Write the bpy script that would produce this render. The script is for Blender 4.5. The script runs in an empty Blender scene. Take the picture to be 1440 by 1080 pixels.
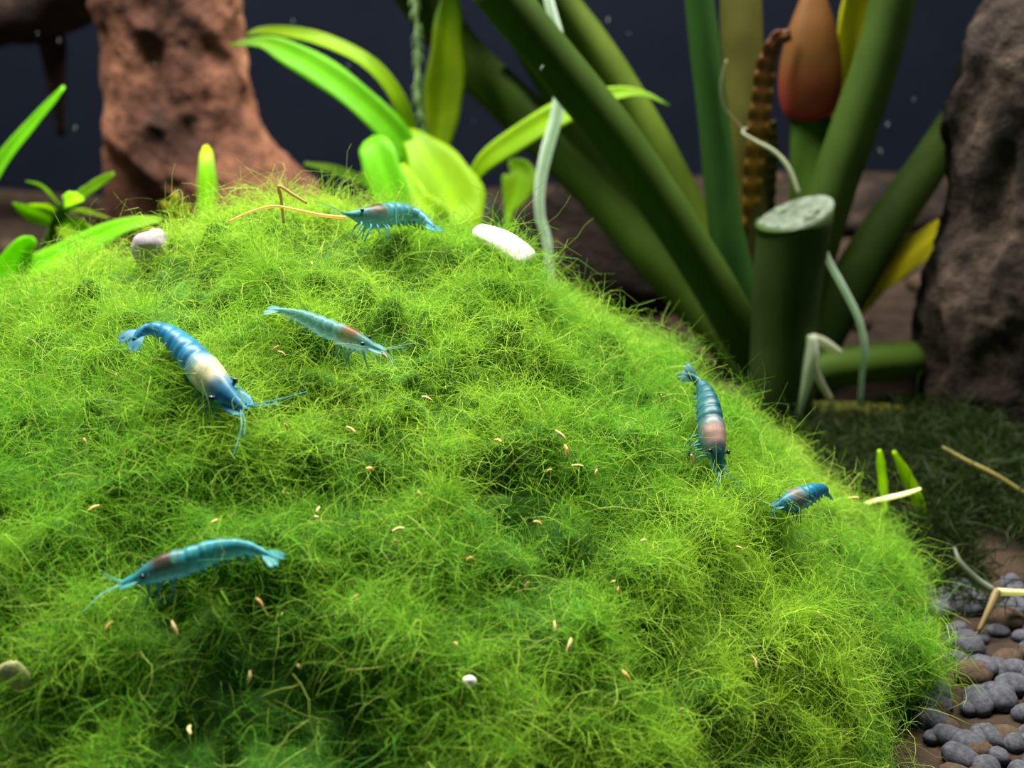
import bpy, math, random
import numpy as np
from mathutils import Vector

# ------------------------------------------------------------------ units, camera, light
S = 0.01                                   # everything below is written in centimetres
FPX, PITCH = 1544.0, math.radians(20)      # focal length in pixels of the 1440 x 1080 frame
CAM = np.array([0.0, 0.0, 7.0])
FW = np.array([0, math.cos(PITCH), -math.sin(PITCH)])
UP = np.array([0, math.sin(PITCH), math.cos(PITCH)])
RT = np.array([1.0, 0, 0])

scene = bpy.context.scene
COL = scene.collection
cd = bpy.data.cameras.new('camera')
cd.sensor_width = 36; cd.lens = 36 * FPX / 1440
cd.clip_start = 0.002; cd.clip_end = 20
cd.dof.use_dof = True; cd.dof.focus_distance = 0.100; cd.dof.aperture_fstop = 34
cam = bpy.data.objects.new('camera', cd); COL.objects.link(cam)
cam.location = CAM * S; cam.rotation_euler = (math.radians(90) - PITCH, 0, 0)
scene.camera = cam

w = bpy.data.worlds.new('room'); scene.world = w; w.use_nodes = True
w.node_tree.nodes['Background'].inputs[0].default_value = (0.55, 0.75, 0.9, 1)
w.node_tree.nodes['Background'].inputs[1].default_value = 0.10

def area(name, loc, target, sx, sy, power, col):
    l = bpy.data.lights.new(name, 'AREA'); l.shape = 'RECTANGLE'
    l.size = sx * S; l.size_y = sy * S; l.energy = power; l.color = col
    o = bpy.data.objects.new(name, l); COL.objects.link(o)
    o.location = Vector(loc) * S
    d = Vector(target) - Vector(loc)
    o.rotation_euler = d.to_track_quat('-Z', 'Y').to_euler()
    return o
area('aquarium_light', (-2.5, 19, 28), (-2.5, 16, 0), 40, 6, 4.9, (1.0, 0.97, 0.86))

vs = scene.view_settings
vs.view_transform = 'Standard'; vs.look = 'None'; vs.gamma = 1; vs.use_curve_mapping = False
vs.exposure = 0.0

# ------------------------------------------------------------------ geometry helpers
rng = np.random.default_rng(7)
random.seed(7)

def ray(px, py):
    return FW + (px - 720) / FPX * RT - (py - 540) / FPX * UP
def P(px, py, y):
    """point where the sight line of a pixel meets the upright plane at depth y"""
    d = ray(px, py); return CAM + d * (y / d[1])
def cmpx(p):
    return float((np.asarray(p) - CAM) @ FW) / FPX     # centimetres per pixel at p
def nrm(v):
    v = np.asarray(v, float); n = np.linalg.norm(v, axis=-1, keepdims=True)
    return v / np.maximum(n, 1e-9)

def vnoise(p, seed=0):
    p = np.asarray(p, float); i = np.floor(p).astype(np.int64); f = p - i; f = f * f * (3 - 2 * f)
    def h(a):
        n = (a[..., 0] * 374761393 + a[..., 1] * 668265263 + a[..., 2] * 2147483647 + seed * 1274126177) & 0xffffffff
        n = ((n ^ (n >> 13)) * 1274126177) & 0xffffffff
        return ((n ^ (n >> 16)) & 0xffff) / 65535.0
    r = 0
    for dx in (0, 1):
        for dy in (0, 1):
            for dz in (0, 1):
                wgt = (f[..., 0] if dx else 1 - f[..., 0]) * (f[..., 1] if dy else 1 - f[..., 1]) * (f[..., 2] if dz else 1 - f[..., 2])
                r = r + wgt * h(i + np.array([dx, dy, dz]))
    return r
def fbm(p, seed=0, o=4):
    r, a, t = 0, 1, 0
    for k in range(o):
        r = r + a * vnoise(np.asarray(p) * 2 ** k + 17.3 * k, seed + k); t += a; a *= .5
    return r / t

def spline(pts, n):
    """Catmull-Rom through rows of pts (any columns)"""
    p = np.asarray(pts, float)
    if len(p) == 2: return p[0] + (p[1] - p[0]) * np.linspace(0, 1, n)[:, None]
    seg = np.linalg.norm(np.diff(p[:, :3], axis=0), axis=1) ** .5 + 1e-6
    t = np.concatenate([[0], np.cumsum(seg)]); u = np.linspace(0, t[-1], n)
    m = np.zeros_like(p)
    m[1:-1] = (p[2:] - p[:-2]) / (t[2:] - t[:-2])[:, None]
    m[0] = (p[1] - p[0]) / seg[0]; m[-1] = (p[-1] - p[-2]) / seg[-1]
    k = np.clip(np.searchsorted(t, u, 'right') - 1, 0, len(p) - 2)
    h = (t[k + 1] - t[k])[:, None]; s = ((u - t[k])[:, None]) / h
    return ((2*s**3-3*s**2+1)*p[k] + (s**3-2*s**2+s)*h*m[k] + (-2*s**3+3*s**2)*p[k+1] + (s**3-s**2)*h*m[k+1])

def wloc(o):
    v = np.zeros(3)
    while o is not None: v += np.array(o.location); o = o.parent
    return v / S
def link(name, me, parent, origin):
    o = bpy.data.objects.new(name, me); COL.objects.link(o)
    if parent is not None: o.parent = parent
    o.location = (origin - (wloc(parent) if parent is not None else 0)) * S
    return o
def obj(name, verts, faces, mat, parent=None, smooth=True, cols=None, origin=None):
    v = np.asarray(verts, float)
    if origin is None:
        origin = np.array([v[:, 0].mean(), v[:, 1].mean(), v[:, 2].min()])
    me = bpy.data.meshes.new(name)
    me.from_pydata(((v - origin) * S).tolist(), [], [tuple(int(i) for i in f) for f in faces]); me.update()
    if smooth: me.polygons.foreach_set('use_smooth', [True] * len(me.polygons))
    if cols is not None:
        a = me.color_attributes.new('tint', 'FLOAT_COLOR', 'POINT')
        c = np.ones((len(v), 4), np.float32); c[:, :3] = cols
        a.data.foreach_set('color', c.ravel())
    me.materials.append(mat)
    return link(name, me, parent, np.asarray(origin, float))
def empty(name, loc):
    o = bpy.data.objects.new(name, None); COL.objects.link(o)
    o.empty_display_size = 0.01; o.location = np.asarray(loc, float) * S
    return o
def tag(o, label, cat=None, group=None, kind=None):
    if label: o['label'] = label
    if cat: o['category'] = cat
    if group: o['group'] = group
    if kind: o['kind'] = kind
    return o

class MB:
    def __init__(s): s.v, s.f, s.c = [], [], []
    def add(s, v, f, c=None):
        b = sum(len(x) for x in s.v); s.v.append(np.asarray(v, float))
        s.f += [tuple(i + b for i in q) for q in f]
        s.c.append(np.tile(np.asarray(c if c is not None else (1, 1, 1), float), (len(v), 1)) if c is None or np.ndim(c) == 1 else np.asarray(c))
        return s
    def build(s, name, mat, parent=None, **k):
        return obj(name, np.concatenate(s.v), s.f, mat, parent, cols=np.concatenate(s.c), **k)

def frames(c, up):
    t = nrm(np.gradient(c, axis=0)); up = np.broadcast_to(np.asarray(up, float), c.shape)
    side = nrm(np.cross(t, up)); u = nrm(np.cross(side, t))
    return t, side, u
def ringfaces(n, k, cap=True):
    f = [(i*k+j, i*k+(j+1) % k, (i+1)*k+(j+1) % k, (i+1)*k+j) for i in range(n-1) for j in range(k)]
    if cap: f += [tuple(range(k))[::-1], tuple((n-1)*k+j for j in range(k))]
    return f
def tube_geo(c, rs, ru=None, k=8, up=(0, .3, 1), bump=0, bs=3, seed=0):
    c = np.asarray(c, float); n = len(c); rs = np.broadcast_to(np.asarray(rs, float), (n,)); ru = rs if ru is None else np.broadcast_to(np.asarray(ru, float), (n,))
    t, sd, u = frames(c, up)
    a = np.arange(k) / k * 2 * np.pi
    d = np.cos(a)[None, :, None] * sd[:, None] * rs[:, None, None] + np.sin(a)[None, :, None] * u[:, None] * ru[:, None, None]
    v = c[:, None] + d
    if bump: v = v + d * ((fbm(v * bs, seed, 3) - .5) * 2 * bump)[..., None]
    return v.reshape(-1, 3), ringfaces(n, k)

def leaf_geo(mid, wid, normal, twist=0.0, fold=.25, thick=.018, wavy=.06, na=7, seed=0):
    """closed thin blade: mid (n,3), wid (n) full widths, normal = direction the blade faces"""
    n = len(mid); t = nrm(np.gradient(mid, axis=0)); nn = np.broadcast_to(np.asarray(normal, float), mid.shape)
    sd = nrm(np.cross(t, nn)); nn = nrm(np.cross(sd, t))
    ct, st = math.cos(twist), math.sin(twist)
    sd, nn = sd * ct + nn * st, nn * ct - sd * st
    a = np.linspace(-1, 1, na)
    r = np.random.default_rng(seed); ph = r.uniform(0, 6, 4); s = np.linspace(0, 1, n)
    edge = wavy * (np.sin(s * 13 + ph[0])[:, None] * (a > 0) + np.sin(s * 11 + ph[1])[:, None] * (a < 0)) * np.abs(a) ** 2
    jag = 1 + .06 * (np.sin(s * 31 + ph[2])[:, None] * (a > 0) + np.sin(s * 27 + ph[3])[:, None] * (a < 0)) * (np.abs(a) > .9)
    w = np.asarray(wid)[:, None] / 2
    base = mid[:, None] + sd[:, None] * (a * w * jag)[..., None] + nn[:, None] * ((np.abs(a) * fold + edge) * w)[..., None]
    th = (thick * (1.15 - np.abs(a)) + thick * .9 * (np.abs(a) < .1))[None, :, None] * np.minimum(1, w / .08 + .15)[..., None]
    v = np.concatenate([(base + nn[:, None] * th / 2).reshape(-1, 3), (base - nn[:, None] * th / 2).reshape(-1, 3)])
    N = n * na; f = []
    for i in range(n - 1):
        for j in range(na - 1):
            q = (i*na+j, i*na+j+1, (i+1)*na+j+1, (i+1)*na+j)
            f.append(q); f.append(tuple(N + x for x in q[::-1]))
        for j, rv in ((0, 1), (na - 1, 0)):
            q = (i*na+j, (i+1)*na+j, N+(i+1)*na+j, N+i*na+j); f.append(q if rv else q[::-1])
    for i, rv in ((0, 0), (n-1, 1)):
        for j in range(na - 1):
            q = (i*na+j, i*na+j+1, N+i*na+j+1, N+i*na+j); f.append(q if rv else q[::-1])
    aa = np.tile(np.abs(a), n); ss = np.repeat(s, na)
    return v, f, np.concatenate([aa, aa]), np.concatenate([ss, ss])

def blob_geo(c, r, seed=0, amp=.25, fs=1.2, nu=14, nv=10, rot=0):
    """closed lumpy ellipsoid"""
    v = [np.array([0, 0, 1.])]
    for i in range(1, nv):
        th = math.pi * i / nv
        for j in range(nu):
            ph = 2 * math.pi * j / nu
            v.append(np.array([math.sin(th)*math.cos(ph), math.sin(th)*math.sin(ph), math.cos(th)]))
    v.append(np.array([0, 0, -1.])); v = np.array(v)
    v = v * (1 + amp * 2 * (fbm(v * fs + seed * 5.1, seed, 3) - .5))[:, None] * np.asarray(r, float)
    cr, sr = math.cos(rot), math.sin(rot)
    v = np.stack([v[:, 0]*cr - v[:, 1]*sr, v[:, 0]*sr + v[:, 1]*cr, v[:, 2]], -1) + np.asarray(c, float)
    f = [(0, 1+j, 1+(j+1) % nu) for j in range(nu)]
    for i in range(nv - 2):
        for j in range(nu):
            a = 1+i*nu+j; b = 1+i*nu+(j+1) % nu
            f.append((a, a+nu, b+nu, b))
    L = len(v) - 1; f += [(L, 1+(nv-2)*nu+(j+1) % nu, 1+(nv-2)*nu+j) for j in range(nu)]
    return v, f

# ------------------------------------------------------------------ materials
def newmat(name):
    m = bpy.data.materials.new(name); m.use_nodes = True
    nt = m.node_tree; nt.nodes.clear()
    out = nt.nodes.new('ShaderNodeOutputMaterial')
    return m, nt, out
def N(nt, t, **kw):
    n = nt.nodes.new(t)
    for k, v in kw.items():
        if k in n.inputs: n.inputs[k].default_value = v
        else: setattr(n, k, v)
    return n
def noisecol(nt, stops, scale, detail=5, rough=.6, vec=None, stretch=None):
    tc = N(nt, 'ShaderNodeTexCoord'); src = tc.outputs['Object']
    if stretch:
        mp = N(nt, 'ShaderNodeMapping'); mp.inputs['Scale'].default_value = stretch
        nt.links.new(src, mp.inputs[0]); src = mp.outputs[0]
    n = N(nt, 'ShaderNodeTexNoise', Scale=scale, Detail=detail, Roughness=rough); nt.links.new(src, n.inputs['Vector'])
    r = N(nt, 'ShaderNodeValToRGB'); e = r.color_ramp.elements
    while len(e) < len(stops): e.new(.5)
    for k, (p, c) in enumerate(stops): e[k].position = p; e[k].color = (*c, 1)
    nt.links.new(n.outputs['Fac'], r.inputs[0])
    return r.outputs[0], n.outputs['Fac']
def rough_mat(name, stops, scale, rough=.85, bump=.5, bdist=.0006, stretch=None, bscale=None, spec=.25):
    m, nt, out = newmat(name)
    col, fac = noisecol(nt, stops, scale, stretch=stretch)
    b = N(nt, 'ShaderNodeBsdfPrincipled', Roughness=rough); b.inputs['Specular IOR Level'].default_value = spec
    nt.links.new(col, b.inputs['Base Color'])
    if bump:
        _, f2 = noisecol(nt, stops, bscale or scale * 2.5, 6, .7, stretch=stretch)
        bm = N(nt, 'ShaderNodeBump', Strength=bump, Distance=bdist)
        nt.links.new(f2, bm.inputs['Height']); nt.links.new(bm.outputs[0], b.inputs['Normal'])
    nt.links.new(b.outputs[0], out.inputs[0]); return m
def plant_mat(name, c1, c2, scale=150, trans=.45, rough=.35, tint=False, spec=.4, stretch=None):
    """living tissue: reflects and lets light through"""
    m, nt, out = newmat(name)
    col, fac = noisecol(nt, [(.3, c1), (.7, c2)], scale, 4, stretch=stretch)
    if tint:
        at = N(nt, 'ShaderNodeVertexColor', layer_name='tint')
        mx = N(nt, 'ShaderNodeMix', data_type='RGBA', blend_type='MULTIPLY'); mx.inputs[0].default_value = 1
        nt.links.new(col, mx.inputs[6]); nt.links.new(at.outputs[0], mx.inputs[7]); col = mx.outputs[2]
    b = N(nt, 'ShaderNodeBsdfPrincipled', Roughness=rough); b.inputs['Specular IOR Level'].default_value = spec
    nt.links.new(col, b.inputs['Base Color'])
    t = N(nt, 'ShaderNodeBsdfTranslucent'); nt.links.new(col, t.inputs[0])
    ms = N(nt, 'ShaderNodeMixShader'); ms.inputs[0].default_value = trans
    nt.links.new(b.outputs[0], ms.inputs[1]); nt.links.new(t.outputs[0], ms.inputs[2])
    nt.links.new(ms.outputs[0], out.inputs[0]); return m
def shrimp_mat(name, alpha):
    m, nt, out = newmat(name)
    at = N(nt, 'ShaderNodeVertexColor', layer_name='tint')
    nz, _ = noisecol(nt, [(.35, (.62, .66, .7)), (.65, (1.15, 1.12, 1.1))], 900, 4)
    mx = N(nt, 'ShaderNodeMix', data_type='RGBA', blend_type='MULTIPLY'); mx.inputs[0].default_value = 1
    nt.links.new(nz, mx.inputs[6]); nt.links.new(at.outputs[0], mx.inputs[7])
    b = N(nt, 'ShaderNodeBsdfPrincipled', Roughness=.4); nt.links.new(mx.outputs[2], b.inputs['Base Color'])
    t = N(nt, 'ShaderNodeBsdfTranslucent'); nt.links.new(mx.outputs[2], t.inputs[0])
    ms = N(nt, 'ShaderNodeMixShader'); ms.inputs[0].default_value = .3
    nt.links.new(b.outputs[0], ms.inputs[1]); nt.links.new(t.outputs[0], ms.inputs[2])
    tr = N(nt, 'ShaderNodeBsdfTransparent')
    m2 = N(nt, 'ShaderNodeMixShader'); m2.inputs[0].default_value = alpha
    nt.links.new(tr.outputs[0], m2.inputs[1]); nt.links.new(ms.outputs[0], m2.inputs[2])
    nt.links.new(m2.outputs[0], out.inputs[0]); return m
def plain(name, c, rough=.5, spec=.4):
    m, nt, out = newmat(name)
    col, _ = noisecol(nt, [(.3, tuple(x * .85 for x in c)), (.7, c)], 400, 3)
    b = N(nt, 'ShaderNodeBsdfPrincipled', Roughness=rough); b.inputs['Specular IOR Level'].default_value = spec
    nt.links.new(col, b.inputs['Base Color']); nt.links.new(b.outputs[0], out.inputs[0]); return m

M = {}
M['back'] = rough_mat('navy_background', [(.3, (.0026, .0044, .0105)), (.7, (.0042, .0066, .0140))], 25, .9, 0, spec=.1)
M['soil'] = rough_mat('brown_soil', [(.3, (.014, .009, .006)), (.7, (.045, .027, .016))], 160, .95, .8, .001)
M['gravel'] = rough_mat('grey_gravel', [(.3, (.022, .023, .031)), (.7, (.085, .085, .11))], 300, .8, .4, .0003)
M['gravel_brown'] = rough_mat('brown_gravel', [(.3, (.03, .018, .012)), (.7, (.085, .055, .035))], 300, .85, .4, .0003)
M['wood'] = rough_mat('driftwood', [(.36, (.022, .011, .008)), (.46, (.10, .040, .026)), (.55, (.23, .098, .055)), (.68, (.60, .31, .16))], 26, .9, 1.0, .003, stretch=(1, 1, .6), bscale=130)
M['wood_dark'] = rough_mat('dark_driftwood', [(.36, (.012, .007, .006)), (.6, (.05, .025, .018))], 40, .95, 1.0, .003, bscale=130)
M['rock'] = rough_mat('dark_rock', [(.34, (.007, .004, .0035)), (.48, (.022, .0135, .0105)), (.58, (.040, .026, .020)), (.70, (.12, .082, .065))], 75, .9, 1.0, .004, bscale=220)
M['moss_core'] = rough_mat('moss_core', [(.3, (.025, .085, .010)), (.7, (.06, .17, .012))], 350, .95, .6, .0008)
M['moss'] = plant_mat('moss_filament', (.85, .9, .8), (1.05, 1.05, 1.0), 300, .42, .6, tint=True, spec=.15)
M['leaf'] = plant_mat('leaf_green', (.30, .66, .010), (.46, .82, .015), 140, .65, .45, tint=True, spec=.25)
M['yellow'] = plant_mat('leaf_yellow', (.55, .62, .012), (.75, .75, .02), 90, .5, .45, tint=True, spec=.25)
M['stem'] = plant_mat('petiole_green', (.025, .050, .007), (.047, .086, .012), 90, .2, .6, tint=True, spec=.08, stretch=(1, 1, .3))
M['cut'] = rough_mat('cut_stem_face', [(.38, (.045, .058, .042)), (.5, (.085, .11, .08)), (.68, (.13, .165, .13))], 700, .8, .8, .0004)
M['root'] = plant_mat('pale_root', (.70, .76, .58), (.94, .96, .85), 200, .5, .4, tint=True)
M['bud'] = plant_mat('red_spathe', (.13, .038, .010), (.21, .062, .012), 120, .35, .5, tint=True, stretch=(1, 1, .25))
M['eye'] = plain('shrimp_eye', (.006, .006, .01), .15, .6)
M['white'] = plain('white_chip', (.98, .96, .86), .5)
M['lilac'] = rough_mat('lilac_pebble', [(.3, (.30, .24, .31)), (.7, (.44, .37, .45))], 250, .7, .4, .0003)
M['crumb'] = plain('pale_crumb', (.90, .52, .18), .6)
M['crumb_pale'] = plain('cream_crumb', (.80, .62, .26), .6)
M['beige'] = plain('beige_flake', (.36, .36, .16), .7)
M['speck'] = plain('water_speck', (.22, .25, .26), .6)
M['shr'] = [shrimp_mat('shrimp_shell_%s' % n, a) for n, a in (('opaque', .93), ('milky', .8), ('clear', .62))]

# ------------------------------------------------------------------ tank back and substrate
BACK = 37.5
def box(name, a, b, mat):
    a, b = np.array(a, float), np.array(b, float)
    v = [(x, y, z) for x in (a[0], b[0]) for y in (a[1], b[1]) for z in (a[2], b[2])]
    f = [(0, 1, 3, 2), (4, 6, 7, 5), (0, 4, 5, 1), (2, 3, 7, 6), (0, 2, 6, 4), (1, 5, 7, 3)]
    return obj(name, v, f, mat, smooth=False)
o = box('wall_back', (-55, BACK, -2), (55, BACK + .6, 34), M['back']); tag(o, 'dark navy background foil behind the tank', kind='structure')

def ground(x, y):
    x = np.asarray(x, float); y = np.asarray(y, float)
    p = np.stack([x * .35, y * .35, x * 0 + 3.3], -1)
    return (fbm(p, 5, 3) - .5) * .7 + np.clip((y - 24) / 14, 0, 1) ** 1.5 * (.5 + .6 * np.clip(x / 10, -0.3, 1))
gx = np.linspace(-50, 50, 181); gy = np.linspace(2, BACK + .3, 90)
X, Y = np.meshgrid(gx, gy, indexing='ij'); Z = ground(X, Y)
V = np.stack([X, Y, Z], -1).reshape(-1, 3); ny = len(gy)
Fs = [(i*ny+j, (i+1)*ny+j, (i+1)*ny+j+1, i*ny+j+1) for i in range(len(gx)-1) for j in range(ny-1)]
floor = obj('floor', V, Fs, M['soil'], origin=np.array([0, 20, 0])); tag(floor, 'brown soil substrate of the aquarium', kind='structure')

# pebbles: parts of the substrate
pv = []
for k in range(5):
    v, f = blob_geo((0, 0, 0), (1, .8, .62), k, .16, 1.3, 9, 6)
    me = bpy.data.meshes.new('pebble'); me.from_pydata((v * S).tolist(), [], f); me.polygons.foreach_set('use_smooth', [True] * len(f))
    me2 = me.copy(); me.materials.append(M['gravel']); me2.materials.append(M['gravel_brown']); pv.append((me, me2))
def pebble(x, y, r, brown):
    o = bpy.data.objects.new('pebble', pv[random.randrange(5)][brown]); COL.objects.link(o); o.parent = floor
    z = float(ground(x, y)) + r * .3
    o.location = (np.array([x, y, z]) - wloc(floor)) * S; s = r
    o.scale = (s, s * random.uniform(.8, 1.1), s * random.uniform(.8, 1.1)); o.rotation_euler = (random.uniform(-.4, .4), random.uniform(-.4, .4), random.uniform(0, 6.28))
for k in range(215): pebble(random.uniform(4.0, 7.0), random.uniform(7.7, 11.8), random.uniform(.12, .23), random.random() < .15)
for k in range(45): pebble(random.uniform(-19, -6), random.uniform(24, 36.5), random.uniform(.2, .5), 1)
for k in range(40): pebble(random.uniform(0, 16), random.uniform(23, 36.5), random.uniform(.2, .55), 1)

# ------------------------------------------------------------------ moss mound
MC = np.array([-2.228, 11.527]); MA, MB_, MH, MP, MQ = 7.10, 6.314, 4.729, 1.672, 1.283
def mound_z(x, y, o=0.0):
    r = np.hypot((x - MC[0]) / (MA + o), (y - MC[1]) / (MB_ + o))
    dent = 1 - .17 * np.exp(-((x - 3.0) ** 2 + (y - 12.2) ** 2) / 5.0)
    return np.where(r < 1, (MH + o) * dent * np.maximum(1 - r ** MP, 0) ** (1 / MQ), -9)
def mound_n(p, o=0.0):
    p = np.asarray(p, float); dx = (p[..., 0] - MC[0]) / (MA + o); dy = (p[..., 1] - MC[1]) / (MB_ + o)
    r = np.maximum(np.hypot(dx, dy), 1e-4); zz = np.maximum(p[..., 2] / (MH + o), .02)
    g = MP * r ** (MP - 2)
    return nrm(np.stack([g * dx / (MA + o), g * dy / (MB_ + o), MQ * zz ** (MQ - 1) / (MH + o)], -1))
def mound_hit(px, py, o=0.0):
    d = ray(px, py); t = np.arange(2, 40, .01); q = CAM + d * t[:, None]
    b = q[:, 2] < mound_z(q[:, 0], q[:, 1], o)
    if not b.any(): return None
    return q[np.argmax(b)]
def mound_disp(p):
    a = fbm(p * .55, 11, 2) - .5
    b = np.abs(2 * vnoise(p * 1.7, 21) - 1); c = np.abs(2 * vnoise(p * 3.6, 31) - 1)
    return .45 * a + .34 * (b - .4) + .30 * (c - .4)
def mound_pts(n, r):
    """random points on the mound by area"""
    out = []; tot = 0
    while tot < n:
        m = n * 2; az = r.uniform(0, 2 * np.pi, m); rr = np.sqrt(r.uniform(0, 1, m))
        x = MC[0] + MA * rr * np.cos(az); y = MC[1] + MB_ * rr * np.sin(az)
        p = np.stack([x, y, mound_z(x, y)], -1); nn = mound_n(p)
        dens = np.where((nn * nrm(CAM - p)).sum(-1) > -.25, 1.0, .25)
        keep = r.uniform(0, 1, m) < np.clip(.28 / np.maximum(nn[:, 2], .05), 0, 1) * dens
        out.append(p[keep]); tot += keep.sum()
    return np.concatenate(out)[:n]

na_, nt_ = 260, 110
az = np.linspace(0, 2 * np.pi, na_, endpoint=False)[:, None]; rr = (np.linspace(0.0015, 1, nt_) ** .8)[None]
x = MC[0] + MA * rr * np.cos(az); y = MC[1] + MB_ * rr * np.sin(az)
p = np.stack([x, y, mound_z(x, y) * (rr < .9999)], -1); p[..., 2] = np.maximum(p[..., 2], 0)
p = p + mound_n(p) * (mound_disp(p) - .12)[..., None]
p[:, -1, 2] = -.5
V = np.concatenate([p.reshape(-1, 3), [[MC[0], MC[1], p[:, 0, 2].mean()]]])
Fs = [(i*nt_+j, i*nt_+j+1, ((i+1) % na_)*nt_+j+1, ((i+1) % na_)*nt_+j) for i in range(na_) for j in range(nt_-1)]
Fs += [(len(V)-1, i*nt_, ((i+1) % na_)*nt_) for i in range(na_)]
mound = empty('moss_mound', (MC[0], MC[1], 0))
tag(mound, 'large rounded mound of bright green filamentous moss that the shrimps graze on', 'moss')
obj('moss_body', V, Fs, M['moss_core'], mound)

def strands(name, root, n0, length, width, cols, mat, parent, r, K=5, curl=.55, grav=0.0, label=None):
    n = len(root); d = nrm(n0)
    ax = nrm(r.normal(size=(n, 3))); pts = [root]
    for k in range(K - 1):
        d = nrm(d + np.cross(ax, d) * curl + r.normal(size=(n, 3)) * .22 + np.array([0, 0, -grav]))
        pts.append(pts[-1] + d * (length / (K - 1))[:, None])
    pts = np.stack(pts, 1)
    sd = nrm(np.cross(d, r.normal(size=(n, 3))))
    wk = np.array([1, .95, .85, .65, .3, .2, .1])[:K] if K == 5 else np.linspace(1, .3, K)
    off = sd[:, None] * (width[:, None] * wk[None])[..., None] / 2
    v = np.stack([pts - off, pts + off], 2)                        # n,K,2,3
    idx = np.arange(n * K * 2).reshape(n, K, 2)
    q = np.stack([idx[:, :-1, 0], idx[:, :-1, 1], idx[:, 1:, 1], idx[:, 1:, 0]], -1).reshape(-1, 4)
    org = wloc(parent) if parent is not None else np.array([root[:, 0].mean(), root[:, 1].mean(), 0])
    me = bpy.data.meshes.new(name); vv = ((v.reshape(-1, 3) - org) * S).astype(np.float32)
    me.vertices.add(len(vv)); me.vertices.foreach_set('co', vv.ravel())
    me.loops.add(q.size); me.loops.foreach_set('vertex_index', q.ravel().astype(np.int32))
    me.polygons.add(len(q)); me.polygons.foreach_set('loop_start', (np.arange(len(q)) * 4).astype(np.int32))
    me.update(calc_edges=True)
    a = me.color_attributes.new('tint', 'FLOAT_COLOR', 'POINT')
    c = np.ones((n, K * 2, 4), np.float32); c[..., :3] = cols[:, None]; a.data.foreach_set('color', c.ravel())
    me.materials.append(mat)
    o = link(name, me, parent, org); o['kind'] = 'stuff'
    return o

r = np.random.default_rng(3)
nc = 13500                                                             # tufts
tc = mound_pts(nc * 2, r); tc = tc[(mound_disp(tc) + r.normal(size=nc * 2) * .10) > -.06][:nc]; nc = len(tc); tn = mound_n(tc)
tdir = nrm(tn * .75 + r.normal(size=(nc, 3)) * .5 + np.array([0, 0, .3]))
per = 22
ti = np.repeat(np.arange(nc), per); n = len(ti)
root = tc[ti] + r.normal(size=(n, 3)) * .09
nn = tn[ti]; root -= nn * ((root - tc[ti]) * nn).sum(-1, keepdims=True)
root = root + nn * (mound_disp(root) - .14)[:, None]
dirs = nrm(tdir[ti] + r.normal(size=(n, 3)) * .7)
tone = np.clip(fbm(tc * .5, 41, 3)[ti] * 1.6 - .3 + r.normal(size=n) * .16 + r.normal(size=nc)[ti] * .10, 0, 1)[:, None]
cols = (1 - tone) * np.array([.085, .34, .022]) + tone * np.array([.44, .65, .055])
L = r.uniform(.14, .46, n) * (1 + .4 * r.normal(size=nc)[ti]).clip(.4, 1.9) * np.clip(1 + mound_disp(tc)[ti] * 1.2, .5, 1.3)
strands('moss_filaments', root, dirs, L, r.uniform(.0045, .0095, n), cols, M['moss'], mound, r, K=4, curl=1.0)
n = 5000                                                              # long stray hairs
root = mound_pts(n, r); nn = mound_n(root); root = root + nn * (mound_disp(root) - .05)[:, None]
tone = r.uniform(.3, 1, n)[:, None]
strands('moss_stray_hairs', root, nrm(nn + r.normal(size=(n, 3)) * .6), r.uniform(.4, .95, n), r.uniform(.006, .010, n),
        (1 - tone) * np.array([.14, .34, .03]) + tone * np.array([.50, .60, .12]), M['moss'], mound, r, K=7, curl=.5)

# ------------------------------------------------------------------ driftwood and rocks
def slab(rows, ymid, depth, seed, amp, k=36, bs=.45, ground_row=True, fine=.5):
    """loft from (row, left, right) pixel rows at depth ymid; depth = half thickness / half width"""
    R = []
    for (py, l, rr_) in rows:
        a, b = P(l, py, ymid), P(rr_, py, ymid); R.append([*(a + b) / 2, (b[0] - a[0]) / 2])
    if ground_row: R.append([R[-1][0] + (R[-1][0] - R[-2][0]), ymid, -.6, R[-1][3] * 1.12])
    R = spline(np.array(R), 110)
    a = np.arange(k) / k * 2 * np.pi
    v = np.stack([R[:, 0, None] + R[:, 3, None] * np.cos(a), R[:, 1, None] + R[:, 3, None] * depth * np.sin(a), R[:, 2, None] + 0 * a], -1)
    d = v - R[:, None, :3]
    v = v + d * ((fbm(v * bs, seed, 5) - .5) * 2 * amp)[..., None]
    v = v + nrm(d) * ((np.abs(fbm(v * np.array([1.6, 1.6, .9]), seed + 30, 4) - .5) * -2 * 1.5 + .3) * fine)[..., None]
    return v.reshape(-1, 3), ringfaces(len(R), k)
dw = empty('driftwood', (P(280, 300, 26.5)[0], 26.5, 0))
tag(dw, 'reddish brown driftwood trunk flaring to its foot behind the moss mound', 'driftwood')
v, f = slab([(-120, 95, 330), (-60, 118, 335), (0, 132, 337), (60, 145, 336), (140, 152, 345), (200, 154, 380), (240, 156, 420), (280, 160, 462), (350, 150, 505)], 26.5, .62, 3, .30, k=110, bs=.4, fine=.28)
la, lb = P(150, 175, 26.5), P(300, 290, 26.5)          # hollow under the slanting ridge of the foot
zl = la[2] + (v[:, 0] - la[0]) * (lb[2] - la[2]) / (lb[0] - la[0]); hol = np.clip((zl - v[:, 2]) / .7, 0, 1) * np.clip((P(345, 290, 26.5)[0] - v[:, 0]) / .8, 0, 1) * (v[:, 1] < 26.6)
v[:, 1] += hol * (26.4 - v[:, 1]) * .85
obj('trunk', v, f, M['wood'], dw)
c = spline([P(190, -110, 27), P(130, -30, 29), P(60, 5, 30.5), P(-20, 20, 31.5), P(-140, 60, 32)], 30)
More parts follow.
